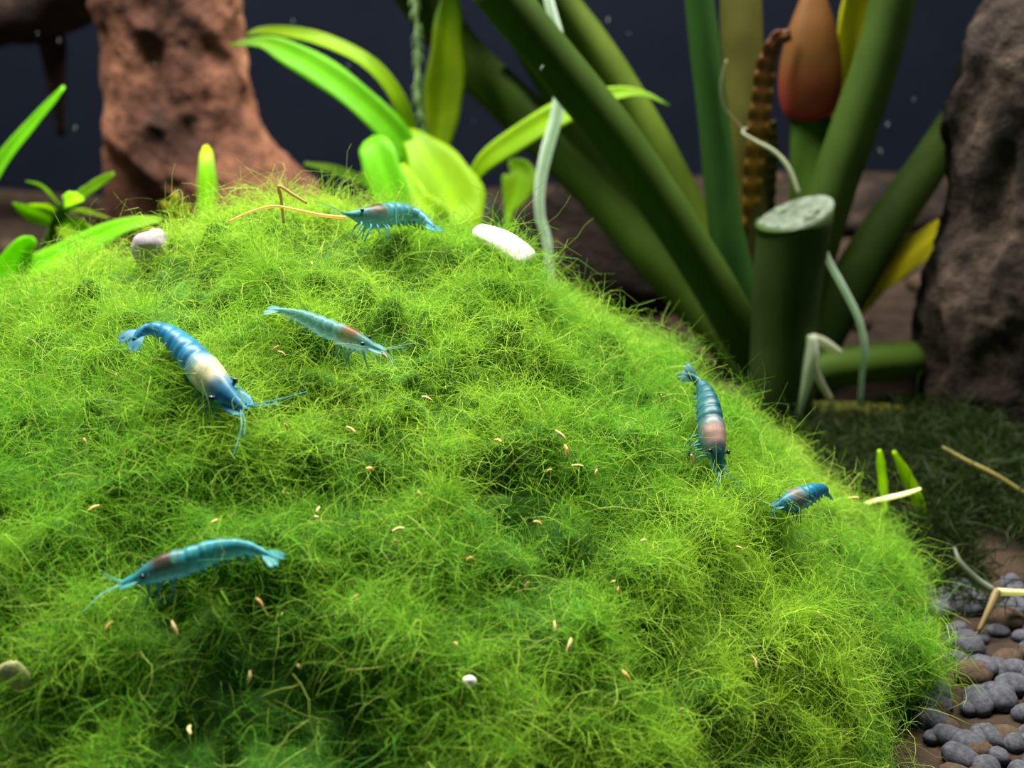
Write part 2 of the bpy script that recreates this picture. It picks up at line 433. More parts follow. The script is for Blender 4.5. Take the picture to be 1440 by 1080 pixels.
v, f = tube_geo(c, np.linspace(1.0, .75, 30), k=16, bump=.5, bs=.7, seed=5); obj('branch', v, f, M['wood_dark'], dw)
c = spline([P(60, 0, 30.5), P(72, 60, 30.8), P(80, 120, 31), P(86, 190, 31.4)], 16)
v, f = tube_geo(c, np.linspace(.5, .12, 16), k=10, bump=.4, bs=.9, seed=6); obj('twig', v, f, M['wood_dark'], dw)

v, f = slab([(-140, 1450, 1760), (-60, 1422, 1760), (0, 1400, 1760), (60, 1364, 1770), (110, 1350, 1780), (170, 1342, 1780), (280, 1336, 1780), (340, 1318, 1780), (400, 1302, 1780), (460, 1300, 1780), (520, 1300, 1780), (575, 1306, 1780), (640, 1330, 1770), (690, 1360, 1760)], 17.9, .62, 9, .10, k=150, bs=.8, ground_row=False, fine=.35)
o = obj('rock', v, f, M['rock']); tag(o, 'tall dark brown rough rock standing beside the thick green stems', 'rock')
v, f = blob_geo((P(840, 330, 25)[0], 25, .9), (2.4, 1.2, 1.7), 4, .35, 1.6, 28, 18)
o = obj('stone', v, f, M['rock']); tag(o, 'low dark brown stone on the soil behind the leaning green stems', 'rock')
v, f = blob_geo((P(1255, 250, 31)[0], 31, .9), (2.6, 1.2, .9), 14, .35, 1.6, 28, 18)
o = obj('wood_lump', v, f, M['rock']); tag(o, 'dark brown wood lump on the soil behind the steep stem near the tall rock', 'wood')
q = P(688, 292, 22); v, f = blob_geo((q[0], q[1], q[2] - .25), (.30, .3, .42), 8, .2, 1.3, 18, 12)
v2, f2 = blob_geo((q[0], q[1], (q[2] - .4) / 2), (.5, .5, (q[2] - .4) / 2 + .3), 9, .2, 1.3, 18, 12)
mb = MB().add(v, f).add(v2, f2); o = mb.build('pale_stone', M['lilac']); tag(o, 'small pale rounded stone peeking out between the broad leaf and the little heart-shaped leaf', 'stone')

# ------------------------------------------------------------------ leafy plants
YG, VG, DG = (.88, .78, .7), (.52, .82, .7), (.35, .45, .5)
def leaf(parent, name, pts, y, tint, crown=None, twist=0, fold=.25, n=34, wavy=.06, y2=None, tip=None, mat=None, seed=0, label=None, thick=.018):
    """pts: (px, py, width px) from foot to tip; crown: 3D foot on the ground"""
    y2 = y if y2 is None else y2; rows = []
    for k, (px, py, wd) in enumerate(pts):
        q = P(px, py, y + (y2 - y) * k / (len(pts) - 1)); rows.append([*q, wd * cmpx(q)])
    if crown is not None: rows = [[*crown, .10]] + [[*(np.array(crown) * .45 + np.array(rows[0][:3]) * .55), max(.10, rows[0][3] * .35)]] + rows
    R = spline(np.array(rows), n); wd = np.maximum(R[:, 3], .03)
    v, f, aa, ss = leaf_geo(R[:, :3], wd, -FW, twist, fold, wavy=wavy, seed=seed, thick=thick)
    cols = np.ones((len(v), 3)) * np.asarray(tint)
    cols = cols * (1 + .25 * (aa < .1))[:, None]
    if tip is not None:
        g = np.clip((ss - .8) / .2, 0, 1)[:, None]; cols = cols * (1 - g) + np.asarray(tip) * g
    o = obj(name, v, f, mat or M['leaf'], parent, cols=cols, origin=R[0, :3])
    if label: o['label'] = label
    return o
def tubes(parent, name, pts, y, tint, mat, y2=None, n=40, k=14, bump=.03, bs=1.0, squash=1.0, seed=0, extra=None, label=None, grad=None):
    y2 = y if y2 is None else y2; rows = []
    for i, (px, py, wd) in enumerate(pts):
        q = P(px, py, y + (y2 - y) * i / (len(pts) - 1)); rows.append([*q, wd * cmpx(q) / 2])
    if extra is not None: rows += [list(e) for e in extra]
    R = spline(np.array(rows), n)
    v, f = tube_geo(R[:, :3], np.maximum(R[:, 3], .012), np.maximum(R[:, 3], .012) * squash, k=k, bump=bump, bs=bs, seed=seed, up=(.1, 1, .15))
    cols = np.ones((len(v), 3)) * np.asarray(tint)
    if grad is not None:
        g = np.repeat(np.linspace(0, 1, n), k)[:, None]; cols = np.asarray(tint) * (1 - g) + np.asarray(grad) * g
    o = obj(name, v, f, mat, parent, cols=cols, origin=R[-1, :3])
    if label: o['label'] = label
    return o

crown = np.array([P(620, 330, 20)[0], 20.0, float(ground(P(620, 330, 20)[0], 20))])
cp = empty('leafy_plant', crown); tag(cp, 'yellow-green rosette plant with arching strap leaves behind the moss crest', 'plant')
leaf(cp, 'leaf', [(590, 250, 26), (576, 200, 30), (560, 140, 27), (520, 92, 28), (460, 60, 28), (400, 46, 22), (362, 44, 14), (346, 50, 4)], 20.2, YG, crown, twist=-.6, seed=1, tip=(.9, .7, .4))
leaf(cp, 'leaf', [(590, 250, 26), (565, 205, 40), (535, 170, 43), (490, 130, 46), (440, 95, 44), (398, 73, 38), (367, 60, 18), (322, 63, 3)], 19.8, VG, crown, twist=-.3, seed=2, tip=(.5, .5, .6))
leaf(cp, 'leaf', [(615, 230, 26), (618, 190, 40), (624, 150, 54), (628, 100, 56), (630, 60, 46), (632, 20, 36), (634, -25, 12)], 20.6, (1.15, .85, .6), crown, y2=21.8, seed=3, wavy=.1, tip=(.5, .7, .9))
leaf(cp, 'leaf', [(565, 330, 30), (555, 295, 48), (545, 260, 56), (535, 228, 54), (525, 206, 42), (519, 196, 14)], 18.3, (.55, .85, .8), crown, y2=19.3, twist=.1, seed=4)
leaf(cp, 'leaf', [(650, 330, 50), (638, 290, 92), (618, 250, 88), (597, 215, 56), (580, 192, 30), (570, 182, 8)], 18.8, YG, crown, y2=20.2, twist=-.15, fold=.12, seed=5)
leaf(cp, 'leaf', [(612, 310, 40), (590, 285, 36), (575, 255, 22), (566, 230, 6)], 18.2, (1.0, .85, .5), crown, y2=19.2, seed=15)
leaf(cp, 'leaf', [(600, 296, 10), (540, 268, 15), (500, 252, 18), (465, 238, 15), (428, 230, 5)], 19.9, (.75, .7, .6), crown, twist=-.5, seed=6)
leaf(cp, 'leaf', [(652, 285, 10), (662, 258, 16), (683, 228, 28), (725, 198, 38), (772, 170, 40), (822, 147, 34), (868, 132, 22), (905, 132, 9), (942, 149, 3)], 19.8, YG, crown, y2=18.9, twist=.25, seed=7, tip=(.4, .5, .5))
leaf(cp, 'leaf', [(712, 320, 10), (716, 298, 12), (724, 278, 38), (731, 256, 48), (732, 240, 38), (716, 226, 8)], 20.0, (.85, .8, .7), crown, y2=20.6, twist=.2, seed=8)

gp = empty('grass_plant', (P(-80, 400, 19)[0], 19, 0)); tag(gp, 'vivid green blade-leaved plant whose tall pointed blade leans over the whorled stem', 'plant')
leaf(gp, 'leaf', [(-75, 345, 40), (-20, 270, 42), (20, 210, 38), (52, 170, 28), (75, 142, 20), (91, 122, 8)], 19, VG, (P(-80, 400, 19)[0], 19, 0), twist=.6, seed=9)
leaf(gp, 'leaf', [(-90, 380, 36), (-110, 270, 36), (-140, 170, 26), (-160, 110, 6)], 19.2, VG, (P(-80, 400, 19)[0], 19, 0), twist=.2, seed=10)

c0 = np.array([P(10, 450, 16.2)[0], 16.2, 0]); sp = empty('strap_plant', c0)
tag(sp, 'low vivid green strap-leaved plant hugging the edge of the moss mound by the lilac pebble', 'plant')
leaf(sp, 'leaf', [(35, 396, 34), (85, 364, 46), (138, 336, 38), (182, 317, 26), (228, 309, 8)], 16.2, (.75, 1.1, .5), c0, twist=.45, seed=11, tip=(1.2, 1.1, .5))
leaf(sp, 'leaf', [(5, 430, 44), (14, 395, 50), (26, 362, 40), (40, 344, 28), (50, 337, 10)], 15.6, (1.0, 1.1, .4), c0, twist=-.2, seed=12)
leaf(sp, 'leaf', [(70, 395, 14), (105, 370, 30), (140, 362, 26), (158, 368, 8)], 16.4, (1.1, 1.0, .7), c0, twist=.7, seed=21)

c1 = np.array([P(20, 440, 17.3)[0], 17.3, 0]); wp = empty('whorled_stem_plant', c1)
tag(wp, 'small stem plant with a star of short narrow leaves at its top', 'plant')
tubes(wp, 'stem', [(96, 278, 12), (84, 305, 18), (62, 355, 18), (30, 420, 18)], 17.3, (1.5, 1.6, 1.4), M['stem'], extra=[(*c1, .1)])
for k, (pts, tn_, tw) in enumerate([
    ([(84, 312, 8), (66, 306, 26), (42, 298, 24), (18, 285, 4)], YG, .4),
    ([(86, 298, 6), (70, 291, 14), (56, 289, 12), (40, 287, 3)], (1.4, 1, .8), .9),
    ([(86, 292, 6), (72, 272, 12), (58, 260, 8), (36, 254, 3)], (.9, .7, .7), .9),
    ([(88, 292, 8), (94, 284, 22), (104, 281, 22), (118, 281, 5)], (1.4, 1.3, 1.5), .3),
    ([(92, 296, 8), (115, 275, 18), (140, 258, 18), (161, 244, 8)], (.55, .6, .8), .3),
    ([(92, 298, 6), (112, 297, 12), (130, 300, 9), (153, 307, 3)], (1, .8, .8), .9),
    ([(80, 310, 10), (96, 320, 36), (118, 335, 38), (145, 352, 8)], (1.3, 1.1, .6), .2)]):
    leaf(wp, 'leaf', pts, 17.3, tn_, None, twist=tw, n=16, seed=30 + k, y2=17.0)

b0 = (P(292, 330, 18.6)[0], 18.6, 0); gb = empty('grass_seedling', b0)
tag(gb, 'single upright yellow-tipped grass blade in front of the driftwood foot', 'plant')
leaf(gb, 'leaf', [(292, 320, 28), (292, 270, 27), (291, 235, 23), (290, 216, 16), (289, 205, 6)], 18.4, (.8, .95, .6), b0, y2=19.2, seed=13, fold=.15, tip=(2.2, 1.35, 1))
s0 = (P(246, 320, 20.5)[0], 20.5, 0); ss_ = empty('sprout', s0); tag(ss_, 'tiny pale yellowish sprout at the driftwood foot', 'plant')
for k, pts in enumerate([[(245, 310, 10), (246, 292, 18), (248, 270, 6)], [(245, 308, 10), (236, 292, 14), (228, 283, 4)], [(248, 308, 10), (258, 296, 16), (268, 288, 4)]]):
    leaf(ss_, 'leaf', pts, 20.5, (1.3, .7, 3.0), s0, n=14, seed=60 + k)

# ------------------------------------------------------------------ thick-stemmed plant (petioles, stump, spathe, roots)
ax0 = np.array([P(1180, 600, 17.8)[0], 17.8, 0.1]); an = empty('thick_stemmed_plant', ax0)
tag(an, 'plant of thick dark green stems and a cut stump beside the tall rock', 'plant')
G1, G2, G3 = (1, 1, 1), (1.3, 1.3, 1.1), (2.0, 1.7, 1.1)
def root3(px, py, y, rad=.3): q = P(px, py, y); return (q[0], q[1], q[2], rad)
bs_ = [(P(1120, 600, 17.8)[0], 17.9, .2, .34)]
petioles = [
    ([(690, -25, 70), (760, 62, 68), (850, 172, 66), (930, 285, 64), (1000, 395, 62), (1062, 500, 60)], 17.2, 17.6, G1),
    ([(752, -40, 52), (845, 80, 52), (915, 195, 52), (985, 325, 52), (1040, 420, 54), (1080, 500, 56)], 20.9, 18.8, G3),
    ([(740, 60, 40), (800, 160, 46), (870, 262, 48), (950, 365, 50), (1030, 460, 50), (1080, 520, 50)], 21.8, 19, G1),
    ([(570, -30, 62), (650, 75, 64), (740, 165, 66), (830, 255, 68), (915, 350, 70), (1000, 450, 66), (1080, 540, 60)], 23, 18.8, G2),
    ([(980, -30, 40), (990, 60, 42), (1004, 170, 44), (1014, 270, 46), (1026, 350, 50), (1060, 470, 54)], 18.6, 18.0, (.75, 1.15, 1.5)),
    ([(1262, -30, 64), (1240, 60, 64), (1208, 160, 66), (1176, 250, 66), (1148, 340, 66), (1118, 460, 66)], 18.4, 18.0, G1),
    ([(1360, 150, 52), (1300, 240, 56), (1245, 320, 60), (1195, 400, 64), (1140, 500, 64)], 20.4, 18.4, G1),
    ([(1306, 503, 50), (1270, 507, 52), (1220, 512, 54), (1150, 525, 58)], 18.0, 17.7, G2)]
for k, (pts, ya, yb, t) in enumerate(petioles):
    tubes(an, 'petiole', pts, ya, t, M['stem'], y2=yb, extra=bs_, seed=k, bump=.05, n=50)
tubes(an, 'petiole', [(1042, -30, 56), (1044, 80, 58), (1050, 200, 56), (1056, 330, 52), (1075, 450, 46)], 19.8, (1.9, 1.0, 1.4), M['stem'], y2=18.6, bump=.14, bs=1.6, extra=bs_, label='old brown petiole')
# blades of these petioles, above the picture
for k, (px, ya, dx, ln, wd, t) in enumerate([(690, 17.2, -.5, 6.5, 3.6, .2), (752, 19.6, -.5, 7, 4, .1), (570, 22, -.8, 7, 4, .2), (1262, 18.4, .3, 7.5, 4.2, .3)]):
    a = P(px, -28, ya); d = nrm(np.array([dx, 1.1 if k in (1, 3) else -.1, .75]))
    R = [[*(a + d * ln * s + np.array([0, 0, -1.6 * s * s])), wd * math.sin(math.pi * min(1, s * .92 + .06)) + .1] for s in np.linspace(0, 1, 9)]
    R = spline(np.array(R), 26); v, f, aa, ss = leaf_geo(R[:, :3], R[:, 3], (0, -.35, 1), 0, .15, .03, seed=70 + k, wavy=.04)
    obj('leaf_blade', v, f, M['stem'], an, cols=np.ones((len(v), 3)) * (1.2, 1.3, 1), origin=R[0, :3])
# spathe
tubes(an, 'flower_stalk', [(1140, 160, 58), (1140, 230, 60), (1138, 300, 60), (1120, 420, 58)], 19.2, (1.5, 1.7, 1.2), M['stem'], y2=18.4, extra=bs_)
rows = []
for py, wd, dx in [(-45, 4, 2), (-20, 22, 3), (5, 42, 3), (40, 66, 2), (80, 82, 0), (115, 87, -1), (145, 80, -1), (162, 62, 0), (169, 30, 0)]:
    q = P(1140 + dx, py, 19.0); rows.append([*q, wd * cmpx(q) / 2])
R = spline(np.array(rows), 40); v, f = tube_geo(R[:, :3], R[:, 3], R[:, 3] * .8, k=28, up=(.1, 1, .15), bump=.03, bs=1.4)
g = np.repeat(np.linspace(0, 1, 40), 28)[:, None]; g = np.clip((g - .55) / .35, 0, 1)
o = obj('spathe', v, f, M['bud'], an, cols=np.array([1.1, 1.5, 1.2]) * (1 - g) + np.array([2.4, .75, 4.0]) * g); o['label'] = 'closed orange-red flower bud'
leaf(an, 'young_leaf', [(1150, 270, 16), (1166, 190, 26), (1184, 120, 40), (1198, 50, 48), (1208, -30, 36)], 19.6, (1, 1, 1), None, mat=M['yellow'], seed=80, label='bright yellow young leaf')
leaf(an, 'young_leaf', [(1180, 480, 14), (1205, 438, 26), (1235, 400, 44), (1278, 360, 58), (1322, 330, 58), (1358, 305, 36)], 19.3, (1.1, .95, 1), None, twist=.9, fold=.1, mat=M['yellow'], seed=81, y2=19.6, label='bright yellow young leaf')
leaf(an, 'young_leaf', [(1042, 330, 12), (1034, 280, 16), (1026, 230, 20), (1020, 188, 6)], 19.2, (1, 1, 1), None, mat=M['yellow'], seed=82, label='narrow yellow leaf edge')
# ribbed withered leaf
def ribbed(pts, y, c1_, c2_, ribs, label):
    rows = []
    for (px, py, wd) in pts: q = P(px, py, y); rows.append([*q, wd * cmpx(q) / 2])
    n = 130; R = spline(np.array(rows), n); q = np.linspace(0, 1, n)
    v, f, aa, ss = leaf_geo(R[:, :3], R[:, 3] * 2 * (1 + .16 * np.sin(q * ribs * 2 * np.pi) * .5), -FW, .35, .2, .05, 0, 9)
    wv = np.sin(ss * ribs * 2 * np.pi + aa * 1.5); v = v - FW * (wv * aa * .025)[:, None]
    g = np.clip(ss * 1.2 - .1, 0, 1)[:, None]; rb = (.8 + .18 * wv * aa)[:, None]
    o = obj('withered_leaf', v, f, M['bud'], an, cols=(np.array(c1_) * (1 - g) + np.array(c2_) * g) * rb, origin=R[-1, :3]); o['label'] = label
ribbed([(1112, 48, 14), (1090, 58, 24), (1076, 95, 30), (1068, 150, 34), (1060, 220, 32), (1054, 300, 26), (1052, 400, 20)], 18.7, (1.2, 1.4, 2.6), (2.6, 5.0, 1.4), 15, 'curled ribbed brown withered leaf')
ribbed([(1086, 170, 10), (1084, 215, 22), (1080, 260, 24), (1074, 330, 22), (1070, 400, 18)], 19.1, (.9, 2.4, 2.0), (1.0, 3.2, 2.0), 13, 'olive ribbed withered leaf')
# stump
rows = []
top = P(1117, 304, 17.0)
for py, px, wd in [(304, 1117, 106), (345, 1113, 100), (400, 1107, 96), (470, 1102, 92), (560, 1098, 92)]:
    q = P(px, py, 17.0); rows.append([*q, wd * cmpx(q) / 2])
rows.append([rows[-1][0] + .05, 17.2, .1, rows[-1][3]])
R = spline(np.array(rows), 30); k = 32; v, f = tube_geo(R[:, :3], R[:, 3], k=k, up=(0, 1, .1), bump=.04, bs=1.2)
rel = v[:k] - v[:k].mean(0); v[:k, 2] += rel[:, 0] * .42 + rel[:, 1] * .12
st = obj('stump', v, f, M['stem'], an, cols=np.ones((len(v), 3)) * (1.0, .88, 1.7), origin=R[-1, :3]); st['label'] = 'thick cut-off stem stump with pale pitted top'
ring = v[:k]; cen = ring.mean(0); vv = []
for i, (sc, dz) in enumerate([(1.0, .0), (.97, .035), (.85, .03), (.6, .012), (.3, .02)]):
    q = cen + (ring - cen) * sc; q = q + np.array([0, 0, dz]); 
    if i > 1: q = q + np.stack([q[:, 0]*0, q[:, 1]*0, (fbm(q * 6, 3, 2) - .5) * .10], -1)
    vv.append(q)
vv.append(cen[None] + np.array([0, 0, .02])); vv = np.concatenate(vv)
ff = [(i*k+j, i*k+(j+1) % k, (i+1)*k+(j+1) % k, (i+1)*k+j) for i in range(4) for j in range(k)] + [(4*k+j, 4*k+(j+1) % k, 5*k) for j in range(k)]
o = obj('cut_face', vv, ff, M['cut'], st); o['label'] = 'pale pitted cut face'
# rhizome and roots
tubes(an, 'rhizome', [(1090, 600, 60), (1150, 598, 70), (1215, 600, 72), (1270, 606, 66), (1300, 612, 40)], 17.3, (2.0, 1.2, 1.0), M['stem'], bump=.2, bs=1.5, y2=16.9)
def rt(pts, y, y2=None, tint=(1, 1, 1), parent=an, nm='root', **k): return tubes(parent, nm, pts, y, tint, M['root'], y2=y2, k=8, n=24, bump=.12, bs=4, **k)
rt([(1142, 472, 14), (1141, 500, 20), (1134, 535, 18), (1123, 582, 10)], 16.5, tint=(1.1, 1.1, 1.1))
rt([(1141, 508, 16), (1150, 530, 12), (1168, 562, 8)], 16.5, tint=(.7, .7, .6))
rt([(1141, 474, 14), (1158, 482, 16), (1182, 496, 8)], 16.6, tint=(.8, .8, .7))
rt([(1152, 330, 7), (1166, 368, 9), (1188, 408, 9), (1208, 450, 9), (1216, 492, 10), (1212, 530, 8), (1209, 570, 6)], 16.9, tint=(.85, 1, .95))
rt([(1050, 180, 3), (1044, 186, 4), (1062, 198, 5), (1090, 214, 6), (1110, 238, 7), (1124, 275, 6)], 18.0, y2=17.0, tint=(.35, .38, .28))
rt([(1022, 84, 3), (1014, 118, 4), (1018, 150, 3), (1036, 172, 3), (1048, 184, 3)], 18.2, y2=18.0, tint=(.25, .23, .16))
# hanging roots
q0 = P(766, 345, 18.4); hr = tubes(None, 'hanging_root', [(764, -30, 14), (774, 10, 14), (787, 60, 15), (789, 110, 17), (782, 165, 18), (768, 215, 18), (759, 265, 15), (760, 305, 14), (770, 345, 13)], 18.4, (1, 1.1, 1.15), M['root'], k=10, n=60, bump=.06, bs=3,
    extra=[(q0[0] + .15, 18.4, 1.2, .07), (q0[0] + .2, 18.4, 0, .05)])
tag(hr, 'smooth white root hanging down to the moss in front of the leaning stems', 'root')
mb = MB(); rows = []
for (px, py, wd) in [(580, -30, 10), (586, 30, 11), (588, 80, 10), (587, 125, 14), (592, 160, 16), (597, 190, 12), (604, 240, 8)]:
    q = P(px, py, 20.4); rows.append([*q, wd * cmpx(q) / 2])
rows.append([rows[-1][0] + .1, 20.2, .2, .04]); R = spline(np.array(rows), 90)
v, f = tube_geo(R[:, :3], R[:, 3] * (.6 + .08 * np.sin(np.arange(90) * .9)), k=8, up=(.1, 1, .15), bump=.12, bs=5)
fr = obj('fringed_root', v, f, M['root'], cols=np.ones((len(v), 3)) * (.75, .9, .6), origin=R[-1, :3]); tag(fr, 'fine whitish fringed root hanging beside the toothed upright leaf', 'root')
for k in range(44):
    i = random.randrange(2, 60); s = random.choice((-1, 1)); a = R[i, :3]
    c = spline([a, a + np.array([s * .07, -.02, -.05]), a + np.array([s * .10, -.03, -.16])], 6)
    v, f = tube_geo(c, np.linspace(.016, .006, 6), k=5, up=(.1, 1, .15)); mb.add(v, f, (.75, .9, .6))
mb.build('root_fringe', M['root'], fr)

# ------------------------------------------------------------------ dark moss carpet and litter by the rock
r = np.random.default_rng(5)
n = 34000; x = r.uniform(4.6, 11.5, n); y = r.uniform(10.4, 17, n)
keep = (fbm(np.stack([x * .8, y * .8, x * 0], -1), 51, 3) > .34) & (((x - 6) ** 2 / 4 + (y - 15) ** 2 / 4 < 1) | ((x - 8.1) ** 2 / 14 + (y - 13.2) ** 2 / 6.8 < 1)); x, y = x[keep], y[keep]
hz = np.abs(2 * vnoise(np.stack([x * 1.1, y * 1.1, x * 0], -1), 52) - 1) * .7
root = np.stack([x, y, ground(x, y) + hz * r.uniform(.1, 1, len(x))], -1); tone = r.uniform(0, 1, len(x))[:, None]
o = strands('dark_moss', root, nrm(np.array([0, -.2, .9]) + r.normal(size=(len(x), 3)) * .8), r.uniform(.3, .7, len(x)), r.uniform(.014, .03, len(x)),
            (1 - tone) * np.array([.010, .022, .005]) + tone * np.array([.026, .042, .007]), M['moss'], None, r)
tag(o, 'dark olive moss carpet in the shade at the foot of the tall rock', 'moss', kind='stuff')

def litter(name, pts, y, tint, label, cat, mat=None, leafy=False, y2=None):
    if leafy:
        o = leaf(None, name, pts, y, tint, None, seed=len(name), n=18, y2=y2)
    else: o = tubes(None, name, pts, y, tint, mat or M['root'], k=7, n=18, bump=.12, bs=4, y2=y2)
    return tag(o, label, cat)
litter('grass_shoot', [(1248, 752, 8), (1243, 700, 12), (1238, 650, 12), (1236, 632, 5)], 13.0, (1.5, 1.1, 1.6), 'short pale blade standing at the edge of the moss mound under the rhizome', 'leaf', leafy=True)
litter('grass_shoot', [(1304, 745, 8), (1290, 705, 18), (1272, 665, 16), (1256, 634, 5)], 13.2, (1.2, .9, .6), 'short green blade leaning beside the pale blade under the rhizome', 'leaf', leafy=True)
litter('splinter', [(1216, 708, 4), (1240, 702, 6), (1270, 695, 6), (1295, 687, 3)], 12.7, (1.5, 1.4, 1.1), 'bright white splinter sticking out of the moss mound across two short blades', 'splinter')
litter('root_strand', [(1325, 628, 3), (1360, 648, 6), (1400, 668, 7), (1450, 700, 7)], 13.9, (.4, .34, .12), 'tan root strand running out below the tall rock', 'root', y2=13.3)
tw_ = empty('forked_twig', P(1400, 840, 11.0)); tag(tw_, 'pale forked root twig lying on the dark moss above the grey gravel', 'twig')
tubes(tw_, 'branch', [(1470, 834, 9), (1430, 833, 9), (1398, 832, 12)], 11.0, (1.0, .95, .6), M['root'], k=8, n=14)
tubes(tw_, 'branch', [(1400, 832, 12), (1375, 815, 10), (1350, 790, 8), (1342, 770, 5)], 11.0, (.16, .18, .15), M['root'], k=8, n=14, y2=11.5)
tubes(tw_, 'branch', [(1402, 830, 12), (1392, 855, 10), (1376, 888, 6)], 11.0, (.4, .28, .16), M['root'], k=8, n=14, y2=10.7)

# ------------------------------------------------------------------ shrimps
PROF = np.array([(0, .004, .006), (.05, .014, .018), (.10, .030, .034), (.15, .050, .048), (.22, .070, .064), (.30, .084, .074), (.37, .086, .076), (.42, .080, .070),
                 (.50, .080, .068), (.60, .072, .060), (.70, .058, .048), (.80, .042, .036), (.88, .028, .026), (.94, .016, .018), (.97, .005, .008)])
def shrimp(pts, up, base, pale, saddle, mat, label, off=.28, fat=1.0, antennae=(), lift=1.0, near=0.0, fan=.13, asp=1.0):
    c = []
    for i, pt in enumerate(pts):
        q = mound_hit(pt[0], pt[1], off)
        if q is None: q = c[-1] + (ray(*pt[:2]) * 1.0 - ray(*pts[i-1][:2])) * float((c[-1] - CAM) @ FW)
        if len(pt) > 2: q = CAM + ray(*pt[:2]) * (float((c[-1] - CAM) @ FW) + pt[2])
        c.append(q)
    # a shrimp's back is straighter than the slope it stands on: even out the distances
    dep = np.array([float((q - CAM) @ FW) for q in c]); dep = dep.mean() + (dep - dep.mean()) * lift - near
    c = [CAM + (q - CAM) * (d_ / float((q - CAM) @ FW)) for q, d_ in zip(c, dep)]
    n, k = 72, 18
    C = spline(np.array(c), 400); d = np.concatenate([[0], np.cumsum(np.linalg.norm(np.diff(C, axis=0), axis=1))]); Ln = d[-1]
    s = np.linspace(0, .97, n); C = np.stack([np.interp(s * Ln, d, C[:, j]) for j in range(3)], -1)
    for _ in range(3): C[1:-1] = (C[:-2] + 2 * C[1:-1] + C[2:]) / 4
    un = mound_n(C[n // 2], off) if up is None else np.asarray(up, float)
    t, sd, u = frames(C, un)
    hh = np.interp(s, PROF[:, 0], PROF[:, 1]) * Ln * fat; hw = np.interp(s, PROF[:, 0], PROF[:, 2]) * Ln * fat * asp
    seg = np.where(s > .42, 1 - .10 * np.exp(-(((s - .42) % .085) / .018) ** 2), 1.0)
    a = np.arange(k) / k * 2 * np.pi; ca, sa = np.cos(a), np.sin(a)
    v = C[:, None] + sd[:, None] * (ca * (hw * seg)[:, None])[..., None] + u[:, None] * (sa * (hh * seg)[:, None] * np.where(sa < 0, 1.12, 1))[..., None]
    S_, A_ = np.meshgrid(s, sa, indexing='ij')
    cols = np.asarray(base)[None, None] * np.ones((n, k, 1))
    m = np.clip(.5 - A_ * .7, 0, 1)[..., None] * .55; cols = cols * (1 - m) + np.asarray(pale) * m
    m = (np.clip(np.exp(-((S_ - .30) / .075) ** 2) * 1.5, 0, 1) * np.clip(A_ * 1.3 + .55, 0, 1))[..., None]; cols = cols * (1 - m) + np.asarray(saddle) * m
    m = (np.exp(-((S_ - .37) / .02) ** 2) * np.clip(A_ + .6, 0, 1))[..., None] * .5; cols = cols * (1 - m) + np.asarray(pale) * m
    m = (np.where(S_ > .45, np.exp(-(((S_ - .46) % .085) / .015) ** 2), 0))[..., None] * .45; cols = cols * (1 - m) + np.asarray(pale) * 1.1 * m
    root = empty('shrimp', C[n // 2] - un * off)
    tag(root, label, 'shrimp', 'dwarf shrimps grazing on the moss mound')
    obj('body', v.reshape(-1, 3), ringfaces(n, k), mat, root, cols=cols.reshape(-1, 3))
    at = lambda q: int(np.clip(round(q / .97 * (n - 1)), 0, n - 1))
    i = at(.17)
    for sg in (-1, 1):                                                # eyes on short stalks
        e = C[i] + sd[i] * sg * hw[i] * 1.25 + u[i] * hh[i] * .55; er = .016 * Ln
        v, f = blob_geo(e, (er, er, er), 1, 0, 1, 10, 8); eo = obj('eye', v, f, M['eye'], root)
        v, f = tube_geo(spline([C[i] + sd[i] * sg * hw[i] * .4, e], 5), np.linspace(.014, .01, 5) * Ln, k=6); obj('eye_stalk', v, f, mat, eo, cols=np.ones((len(v), 3)) * base)
    i = at(.13)
    for sg in (-1, 1):                                                # antennal scales
        a0 = C[i] + sd[i] * sg * hw[i] * .6; tip = C[0] + sd[0] * sg * .035 * Ln - u[0] * .01 * Ln
        R = spline([a0, (a0 + tip) / 2 + sd[i] * sg * .012 * Ln, tip], 10)
        v, f, aa, _ = leaf_geo(R, .055 * Ln * np.array([.5, .8, 1, 1, 1, .95, .85, .7, .5, .15]), u[i], 0, .1, .01, 0, 5); obj('antennal_scale', v, f, mat, root, cols=np.ones((len(v), 3)) * (np.asarray(base) * .5 + np.asarray(pale) * .5))
    rs = np.random.default_rng(int(abs(pts[0][0])))
    for sg in (-1, 1):                                                # walking legs and feelers
        for q in (.17, .22, .26, .30, .34):
            i = at(q); a0 = C[i] + sd[i] * sg * hw[i] * .6 - u[i] * hh[i] * .8
            k1 = a0 + sd[i] * sg * .05 * Ln - u[i] * .03 * Ln - t[i] * rs.uniform(-.02, .05) * Ln
            k2 = k1 + sd[i] * sg * .02 * Ln - u[i] * .08 * Ln - t[i] * rs.uniform(.0, .06) * Ln
            v, f = tube_geo(spline([a0, k1, k2], 9), np.linspace(.011, .004, 9) * Ln, k=5); obj('leg', v, f, mat, root, cols=np.ones((len(v), 3)) * pale)
        for q in (.48, .56, .64, .72, .79):                           # swimmerets
            i = at(q); a0 = C[i] + sd[i] * sg * hw[i] * .5 - u[i] * hh[i] * .7
            R = spline([a0, a0 - u[i] * .03 * Ln + t[i] * .012 * Ln, a0 - u[i] * .055 * Ln + t[i] * .035 * Ln], 6)
            v, f, aa, _ = leaf_geo(R, .03 * Ln * np.array([.6, 1, 1, .9, .6, .2]), sd[i], 0, .1, .008, 0, 3); obj('swimmeret', v, f, mat, root, cols=np.ones((len(v), 3)) * pale)
